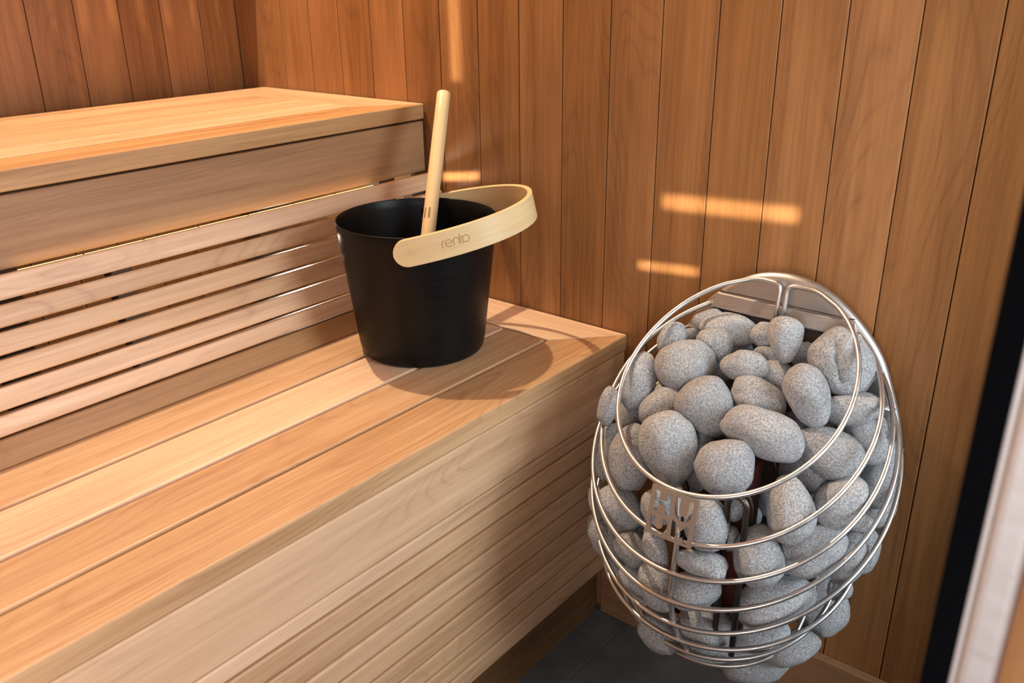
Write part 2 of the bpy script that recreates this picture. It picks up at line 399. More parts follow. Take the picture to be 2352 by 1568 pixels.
# ------------------------------------------------------------------ lower bench
lb = thing('lower_bench', (-1.0, -.83, 0), 'lower wooden sauna bench with open-gapped seat boards and a slatted front down to the floor', 'bench')
TL = .0290
mitre_boards(lb, YLF, -.638, .102, .0925, L, TL, .5, .95, front_mat=BENCHFR)
lows = [(-.9200, -.8375, .35), (-.8305, -.7355, 1.0), (-.7285, -.6400, .5)]
for a, b, t in lows: top_board(lb, a, b, XE, -.1065, L, TL, 'seat_board', tone=t, bev=.0025)
m = MB(); m.box((XE, YLF+.001, .4585), (-.006, YLF+.021, L-TL-.0015), (1, 0, 0), .003, .75, seg=3); m.build('fascia', BENCH, lb)
m = MB()
zl = [.456, .4275, .3915, .353, .315, .277, .240, .203, .166, .128]
for i, t in zip(range(9), (.9, .55, .5, .7, .55, .6, .65, .45, .6)):
    m.box((XE, YLF+.004, zl[i+1]+.0022), (-.007 if i < 8 else -.030, YLF+.022, zl[i]-.0022), (1, 0, 0), .003, t, seg=3)
m.build('slat_panel', BENCH, lb)
m = MB(); m.box((XE, -.9816, 0), (-.018, -.962, .200), (1, 0, 0), .001, .2); m.build('kick_board', wood('shaded_kick_timber', (.20, .10, .042), (.11, .052, .02), (.06, .025, .01)), lb)  # bench timber darkened in colour to stand in for shade below the slats
m = MB()
m.box((XE, YLF+.03, .47), (-.012, YLF+.065, L-TL-.0005), (1, 0, 0), .001); m.box((XE, -.70, .47), (-.012, -.66, L-TL-.0005), (1, 0, 0), .001)
for x in (-.03, -.35, -.75, -1.15, -1.55):
    m.box((x-.035, YLF+.065, .47), (x, -.70, L-TL-.0005), (0, 1, 0), .001)
    m.box((x-.035, YLF+.060, .0), (x, YLF+.095, .47), (0, 0, 1), .001)
    m.box((x-.035, -.70, .0), (x, -.66, .47), (0, 0, 1), .001)
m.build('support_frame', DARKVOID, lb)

# backrest with upright slats on the back wall (just above the picture)
br = thing('backrest', (-.6, -.05, 1.3), 'slatted wooden backrest fixed to the back panelling above the upper bench', 'backrest')
m = MB(); m.box((-2.0, -.085, 1.165), (-.004, -.058, 1.350), (1, 0, 0), .002); m.build('bottom_rail', BENCH, br)
m = MB(); m.box((-2.0, -.085, 1.60), (-.03, -.03, 1.66), (1, 0, 0), .002); m.build('top_rail', BENCH, br)
m = MB(); gp = .0418
for i in range(-12, 40):
    c = -.2715-(i+.5)*gp
    if c > -.05 or c < -1.98: continue
    m.box((c-gp/2+.0070, -.070, 1.350), (c+gp/2-.0070, -.060, 1.60), (0, 0, 1), .001)
m.build('slat_panel', BENCH, br)

# ------------------------------------------------------------------ bucket
BX, BY, RB, RT, BH = -.2470, -.7740, .1008, .1265, .2189
bk = thing('sauna_bucket', (BX, BY, L), 'black metal sauna bucket with bamboo handle standing on the lower bench', 'bucket')
def rr_(z): return RB+(RT-RB)*z/BH
m = MB(); t_ = .0022
prof = [(0, .004), (RB-.014, .004), (RB-.012, .0005), (RB-.007, .0002), (RB-.003, .002), (RB-.0005, .006)]
prof += [(rr_(z), z) for z in [BH*i/14 for i in range(1, 14)]]
prof += [(RT-.0002, BH-.0012), (RT-.0007, BH-.0002), (RT-.0016, BH-.0002), (RT-t_, BH-.0012)]
prof += [(rr_(z)-t_, z) for z in [BH*i/14 for i in range(13, 0, -1)]]
prof += [(RB-t_-.004, .0075), (0, .0068)]
m.lathe(prof, (BX, BY, L), 128); m.build('body', BLACKAL, bk)
# handle: a bent bamboo band
PHI, AL, HA, HB, HW, HZ, HP = -2.468, .2112, .1301, .1858, .0412, .7845, .937
e1 = Vector((math.cos(PHI), math.sin(PHI), 0)); hp = Vector((-math.sin(PHI), math.cos(PHI), 0))
e2 = math.cos(AL)*hp+math.sin(AL)*Vector((0, 0, 1)); hn = e1.cross(e2)
if hn.z < 0: hn = -hn
HO = Vector((BX, BY, HZ)); HT = .0075
cl = []
N = 160
for i in range(N+1):
    t = math.pi*i/N; s_, c_ = math.sin(t), math.cos(t)
    cl.append(HO+e1*(HA*math.copysign(abs(c_)**HP, c_))+e2*(HB*max(s_, 0)**HP))
tip = HW/2
start = [cl[0]-e2*tip*(1-j/8) for j in range(8)]; end = [cl[-1]-e2*tip*((j+1)/8) for j in range(8)]
path = start+cl+end; arc = [0]
for a, b in zip(path, path[1:]): arc.append(arc[-1]+(b-a).length)
TOT = arc[-1]
def hframe(s):
    s = min(max(s, 0), TOT-1e-6)
    lo = 0
    for i in range(len(arc)-1):
        if arc[i] <= s <= arc[i+1]: lo = i; break
    f = (s-arc[lo])/(arc[lo+1]-arc[lo]); p = path[lo].lerp(path[lo+1], f)
    tg = (path[min(lo+2, len(path)-1)]-path[max(lo-1, 0)]).normalized(); on = tg.cross(hn).normalized()
    if on.dot(p-(HO+e2*.05)) < 0: on = -on
    return p, tg, on
m = MB(); rows = []
ss = [tip*(1-math.cos(math.pi/2*j/10)) for j in range(11)]
mid = [tip+(TOT-2*tip)*j/110 for j in range(1, 110)]
ss = ss+mid+[TOT-x for x in reversed(ss)]
b_ = .0010
for s in ss:
    p, tg, on = hframe(s); d = min(s, TOT-s)
    hw = math.sqrt(max(tip**2-(tip-d)**2, 0)) if d < tip else tip
    hw = max(hw, .0012); ht = HT/2; bb = min(b_, hw*.4)
    sec = [(-hw+bb, -ht), (hw-bb, -ht), (hw, -ht+bb), (hw, ht-bb), (hw-bb, ht), (-hw+bb, ht), (-hw, ht-bb), (-hw, -ht+bb)]
    rows.append([p+hn*a+on*c for a, c in sec])
R = m.grid(rows, True, True)
m.bm.faces.new(R[0]); m.bm.faces.new(R[-1][::-1])
for r_, s in zip(R, ss):
    for v in r_: v[m.gc] = Vector((s+3, (v.co-HO).dot(hn)*1.0+5, (v.co-HO).length*.2)); v[m.tn] = .6
hd = m.build('handle', BAMBOO, bk); md = hd.modifiers.new('e', 'EDGE_SPLIT'); md.split_angle = math.radians(35)
# burned lettering on the band: r e n t o
def stroke(mb, pl, w=.00062):
    q = []
    for a, c in pl:
        p, tg, on = hframe(a); q.append((p+hn*c+on*(HT/2+.0002), on))
    rows = []
    for i, (p, on) in enumerate(q):
        d = (q[min(i+1, len(q)-1)][0]-q[max(i-1, 0)][0]).normalized(); sd = on.cross(d).normalized()
        rows.append([p+sd*w-on*.0003, p+sd*w+on*.0002, p-sd*w+on*.0002, p-sd*w-on*.0003])
    R = mb.grid(rows, False, True); mb.bm.faces.new(R[0]); mb.bm.faces.new(R[-1][::-1])
def arcp(cx, cy, rx, ry, a0, a1, n=18): return [(cx+rx*math.cos(math.radians(a0+(a1-a0)*i/n)), cy+ry*math.sin(math.radians(a0+(a1-a0)*i/n))) for i in range(n+1)]
S0 = tip+.0495; hh = .0052
m = MB()
x = S0+.0022; cy = 0.0009
stroke(m, [(x, cy-hh), (x, cy)]+arcp(x+.0042, cy+.0002, .0042, .0048, 180, 95, 10))
x = S0+.0120; stroke(m, arcp(x, cy, .0048, .0052, 0, 310, 26)); stroke(m, [(x-.0048, cy), (x+.0048, cy)])
x = S0+.0190; stroke(m, [(x, cy-hh), (x, cy+.0008)]+arcp(x+.0040, cy+.0010, .0040, .0042, 180, 0, 16)+[(x+.0080, cy-hh)])
x = S0+.0292; stroke(m, [(x, cy+.0085), (x, cy-.0018)]+arcp(x+.0032, cy-.0018, .0032, .0034, 180, 270, 8)); stroke(m, [(x-.0018, cy+.0048), (x+.0034, cy+.0048)])
x = S0+.0372; stroke(m, arcp(x, cy, .0049, .0052, 0, 360, 28))
lt = m.build('lettering', BURN, hd); lt['label'] = 'burned word rento'
# faint stamped dot pattern around the front pivot
m = MB(); RS = random.Random(4)
for ring, cnt in ((.0018, 5), (.0036, 10), (.0054, 12)):
    for i in range(cnt):
        a = 2*math.pi*i/cnt+RS.random()*.5; p, tg, on = hframe(tip+.0062+ring*math.cos(a)); c = p+hn*(ring*math.sin(a))+on*(HT/2)
        m.tube([c-on*.0002, c+on*.00015], RS.uniform(.00025, .00045), 6)
m.build('pivot_mark', BURN, hd)
for sgn in (1, -1):
    pc = HO+e1*HA*sgn; m = MB(); ri = rr_(HZ-L)-.0022
    m.tube([HO+e1*sgn*(ri-.0035), HO+e1*sgn*(ri-.0030), HO+e1*sgn*(ri-.0005), HO+e1*sgn*(HA-.003)], [.0045, .0058, .0060, .004], 20)
    m.build('rivet', BLACKAL, bk)

# ladle leaning in the bucket
lp0 = Vector((-.3000, -.8080, L+.012)); ld = Vector((.533, .323, .7821)).normalized()
ltop = lp0+ld*((.9655-lp0.z)/ld.z)
la = thing('sauna_ladle', lp0, 'round bamboo ladle stick leaning inside the black bucket', 'ladle')
m = MB(); Ln = (ltop-lp0).length; rs = .0118
prf = [(0.050, rs*.98)]+[(.06+(Ln-.062)*i/10, rs) for i in range(11)]+[(Ln-.0008, rs-.0006), (Ln, rs-.0022)]
m.tube([lp0+ld*a for a, _ in prf], [b for _, b in prf], 28, tone=.75)
st = m.build('handle', BAMBOO, la); md = st.modifiers.new('e', 'EDGE_SPLIT'); md.split_angle = math.radians(50)
m = MB()
side = ld.cross(fw).normalized(); front = side.cross(ld).normalized()
if front.dot(fw) > 0: front = -front
zs = lp0+ld*((.785-lp0.z)/ld.z)
for an in (-.72, -.08):
    dv = (front*math.cos(an)-rt*0+side*math.sin(an)*(1 if side.dot(rt) > 0 else -1)).normalized(); w_ = ld.cross(dv).normalized()*.0013
    c = zs+dv*(rs+.00015)
    pts = [c+ld*(.0098*math.copysign(abs(math.cos(a))**.35, math.cos(a)))+w_*(1.2*math.copysign(abs(math.sin(a))**.6, math.sin(a))) for a in [math.pi*2*i/24 for i in range(24)]]
    vs_ = [m.bm.verts.new(p) for p in pts]; vb = [m.bm.verts.new(p-dv*.0008) for p in pts]
    m.bm.faces.new(vs_); m.bm.faces.new(vb[::-1])
    for i in range(len(vs_)): j = (i+1) % len(vs_); m.bm.faces.new((vs_[i], vb[i], vb[j], vs_[j]))
m.build('slot', SLOT, st)
m = MB()
cc = lp0+Vector((.012, .008, 0))
m.lathe([(0, 0), (.022, 0), (.029, .004), (.034, .022), (.035, .042), (.0335, .042), (.032, .022), (.027, .006), (0, .003)], cc, 40)
m.build('scoop', BLACKAL, la)

# ------------------------------------------------------------------ heater
YC, X0 = -1.30, -.045
ht_ = thing('sauna_heater', (0, YC, .2), 'egg-shaped stainless wire basket heater hung on the panelled wall, full of grey stones', 'heater')
RING = [(.749, .594, .153, .180, .171, .185), (.697, .598, .183, .161, .207, .200), (.648, .590, .199, .153, .218, .226), (.600, .585, .206, .133, .235, .227),
        (.544, .572, .208, .111, .242, .252), (.475, .500, .184, .148, .176, .252), (.408, .455, .157, .135, .153, .250), (.362, .462, .125, .150, .108, .249), (.300, .48, .070, .13, .055, .2)]
def ring_pts(Pm, n=90, x0=X0):
    z0, s, a, vc, bl, bu = Pm; t0 = math.asin(min(vc/bu, .999)); out = []
    for i in range(n+1):
        t = -t0+(math.pi+2*t0)*i/n; sn = math.sin(t); v = vc+(bl if sn > 0 else bu)*sn; u = a*math.cos(t)
        out.append(Vector((x0-v*math.cos(s), YC+u, z0-v*math.sin(s))))
    return out
# back plate: domed egg outline with a folded rim
half = [(0, .760), (.038, .7545), (.069, .7405), (.095, .7215), (.114, .704), (.134, .681), (.149, .656), (.168, .609), (.178, .580), (.187, .54), (.1915, .49), (.190, .44), (.182, .385), (.166, .33), (.142, .28), (.108, .238), (.066, .212), (0, .203)]
outl = half+[(-a, b) for a, b in half[-2:0:-1]]
def catm(pl, sub=4):
    out = []; n = len(pl)
    for i in range(n):
        p0, p1, p2, p3 = pl[(i-1) % n], pl[i], pl[(i+1) % n], pl[(i+2) % n]
        for j in range(sub):
            t = j/sub
            out.append(tuple(.5*((2*p1[k])+(-p0[k]+p2[k])*t+(2*p0[k]-5*p1[k]+4*p2[k]-p3[k])*t*t+(-p0[k]+3*p1[k]-3*p2[k]+p3[k])*t**3) for k in (0, 1)))
    return out
o2 = catm(outl)
def offs(s): return [(a*s, .47+(b-.47)*(1-(1-s)*.85)) for a, b in o2]
m = MB(); rows = []
for s, xx in ((.90, -.030), (.985, -.030), (.997, -.032), (1.0, -.036), (.995, -.0405), (.975, -.0445), (.955, -.045), (.90, -.045)):
    rows.append([(xx, YC-a, b) for a, b in offs(s)])
R = m.grid(rows, True, True); m.bm.faces.new(R[-1]); m.bm.faces.new(R[0][::-1])
pl_ = m.build('back_plate', STEEL, ht_); md = pl_.modifiers.new('e', 'EDGE_SPLIT'); md.split_angle = math.radians(40)
m = MB(); m.box((-.0305, YC-.085, .34), (-.0005, YC+.085, .655), (0, 1, 0), .003); m.build('wall_bracket', DARKSTEEL, ht_)
# folded upper flap and shelf
m = MB()
m.box((-.0462, YC-.100, .7158), (-.0435, YC+.100, .7168), (0, 1, 0), 0)
m.build('fold_seam', DARKSTEEL, pl_)
m = MB()
m.hexa([(-.0545, YC-.109, .692), (-.0545, YC+.109, .692), (-.044, YC+.109, .692), (-.044, YC-.109, .692), (-.0475, YC-.102, .7135), (-.0475, YC+.102, .7135), (-.044, YC+.102, .7142), (-.044, YC-.102, .7142)], (0, 1, 0), .0015)
m.build('shelf', STEEL, ht_)
m = MB(); m.box((-.0485, YC-.108, .30), (-.0455, YC+.108, .688), (0, 1, 0), .001); m.build('heat_shield', DARKSTEEL, ht_)
# wires
WR = .0034
def bend(A, B, D, r=.012, n=7):
    """corner at B between A and D, rounded"""
    a = B+(A-B).normalized()*r; d = B+(D-B).normalized()*r
    return [a.lerp(B, t).lerp(B.lerp(d, t), t) for t in [i/n for i in range(n+1)]]
r1 = ring_pts(RING[0], 110)
z_r = .7445; xr = -.0560
cornA = Vector((X0-.006, YC+.0050, .7475)); cornB = Vector((X0-.006, YC-.0050, .7475))
m = MB()
pts = [Vector((xr, YC+.0050, .697)), Vector((xr, YC+.0050, .715))]+bend(Vector((xr, YC+.005, .715)), cornA, r1[1])+bend(cornA, r1[1], r1[5], .0145)+r1[6:-6]+bend(r1[-6], r1[-2], cornB, .0145)+bend(r1[-2], cornB, Vector((xr, YC-.005, .715)))+[Vector((xr, YC-.0050, .715)), Vector((xr, YC-.0050, .697))]
m.tube(pts, WR, 12); m.build('wire', WIRE, ht_)
for Pm in RING[1:]:
    m = MB(); pts = ring_pts(Pm, 90)
    e_ = pts[0].copy(); e_.x = -.040; f_ = pts[-1].copy(); f_.x = -.040
    m.tube([e_]+pts+[f_], WR, 12); m.build('wire', WIRE, ht_)
# vertical rod inside the rings at the front, behind the logo plate
m = MB(); rod = [(-.3359, -1.3022, .5526), (-.3488, -1.3112, .49), (-.353, -1.3109, .4418), (-.3516, -1.3095, .3969), (-.3416, -1.3103, .3531), (-.3281, -1.3138, .3177), (-.3038, -1.3168, .2806), (-.27, -1.316, .245)]
rp = []
for i in range(len(rod)-1):
    p0, p1, p2, p3 = [Vector(rod[min(max(i+j, 0), len(rod)-1)]) for j in (-1, 0, 1, 2)]
    for j in range(6):
        t = j/6; rp.append(.5*((2*p1)+(-p0+p2)*t+(2*p0-5*p1+4*p2-p3)*t*t+(-p0+3*p1-3*p2+p3)*t**3))
rp = [p+Vector((.0062, 0, .001)) for p in rp]
m.tube(rp, WR, 12); m.build('vertical_rod', WIRE, ht_)
# short cross pegs where the wires meet the plate
for Pm in RING[2:6]:
    for i in (0, -1):
        p = ring_pts(Pm, 40)[i]; s_ = -1 if p.y < YC else 1
        m = MB(); m.tube([Vector((-.047, p.y-s_*.045, p.z)), Vector((-.047, p.y, p.z))], .0028, 8); m.build('cross_peg', WIRE, ht_)
# inner core and heating tubes
m = MB(); m.box((-.225, YC-.050, .30), (-.180, YC+.042, .545), (0, 0, 1), .004); m.build('inner_core', MAROON, ht_)
def utube(x, y, w, zb, zt):
    q = [Vector((x, y-w, zb)), Vector((x, y-w, zt-w))]
    q += [Vector((x, y-w*math.cos(a), zt-w+w*math.sin(a))) for a in [math.pi*i/12 for i in range(1, 12)]]
    q += [Vector((x, y+w, zt-w)), Vector((x, y+w, zb))]
    mm = MB(); mm.tube(q, .0042, 12); mm.build('heating_tube', DARKSTEEL, ht_)
for x, y, w, zt in ((-.262, -1.354, .020, .535), (-.300, -1.368, .013, .552), (-.268, -1.262, .020, .53), (-.160, -1.33, .03, .55)):
    utube(x, y, w, .31, zt)
# logo plate with cut-out letters H U / U M
TLc, TRc, BRc, BLc = Vector((-.3404, -1.2707, .5541)), Vector((-.3404, -1.3368, .5541)), Vector((-.3545, -1.3368, .4900)), Vector((-.3545, -1.2707, .4900))
cu = bpy.data.curves.new('logo', 'CURVE'); cu.dimensions = '2D'; cu.fill_mode = 'BOTH'; cu.extrude = .0006/.066
def poly(pl):
    sp = cu.splines.new('POLY'); sp.points.add(len(pl)-1); sp.use_cyclic_u = True
    for p, (a, b) in zip(sp.points, pl): p.co = (a, 1-b, 0, 1)
poly([(0, 0), (1, 0), (1, 1), (.045, 1), (.045, 1.03), (-.02, 1.03), (-.02, .93), (0, .93)])
poly([(.09, .10), (.19, .10), (.19, .26), (.35, .26), (.35, .10), (.45, .10), (.45, .51), (.35, .51), (.35, .36), (.19, .36), (.19, .51), (.09, .51)])
def ush(x0, x1, y0, y1, w):
    c = (x0+x1)/2; R_ = (x1-x0)/2; r_ = R_-w; yc = y1-R_
    o = [(x0, y0), (x0+w, y0)]+[(c+r_*math.cos(a), yc+r_*math.sin(a)) for a in [math.pi*(1-i/14) for i in range(15)]]+[(x1-w, y0), (x1, y0)]
    o += [(c+R_*math.cos(a), yc+R_*math.sin(a)) for a in [math.pi*i/18 for i in range(19)]]
    return o
poly(ush(.53, .905, .09, .53, .10)); poly(ush(.075, .445, .605, .955, .10))
poly([(.53, .555), (.575, .575), (.73, .73), (.87, .555), (.90, .555), (.90, .945), (.80, .945), (.785, .83), (.72, .89), (.65, .83), (.625, .945), (.53, .945)])
co = bpy.data.objects.new('tmp', cu); COL.objects.link(co); bpy.context.view_layer.update()
dg = bpy.context.evaluated_depsgraph_get(); me = bpy.data.meshes.new_from_object(co.evaluated_get(dg)); bpy.data.objects.remove(co)
ex = (TRc-TLc)+Vector((0, 0, 0)); ey = (TLc-BLc); nz = ex.cross(ey).normalized()*.066
Mx = Matrix(((ex.x, ey.x, nz.x, BLc.x), (ex.y, ey.y, nz.y, BLc.y), (ex.z, ey.z, nz.z, BLc.z), (0, 0, 0, 1)))
me.transform(Matrix.Translation(-Vector(ht_.location)) @ Mx); me.materials.clear(); me.materials.append(STEEL)
lo = bpy.data.objects.new('logo_plate', me); lo.parent = ht_; COL.objects.link(lo); lo['label'] = 'square steel plate with the cut-out letters HU over UM'

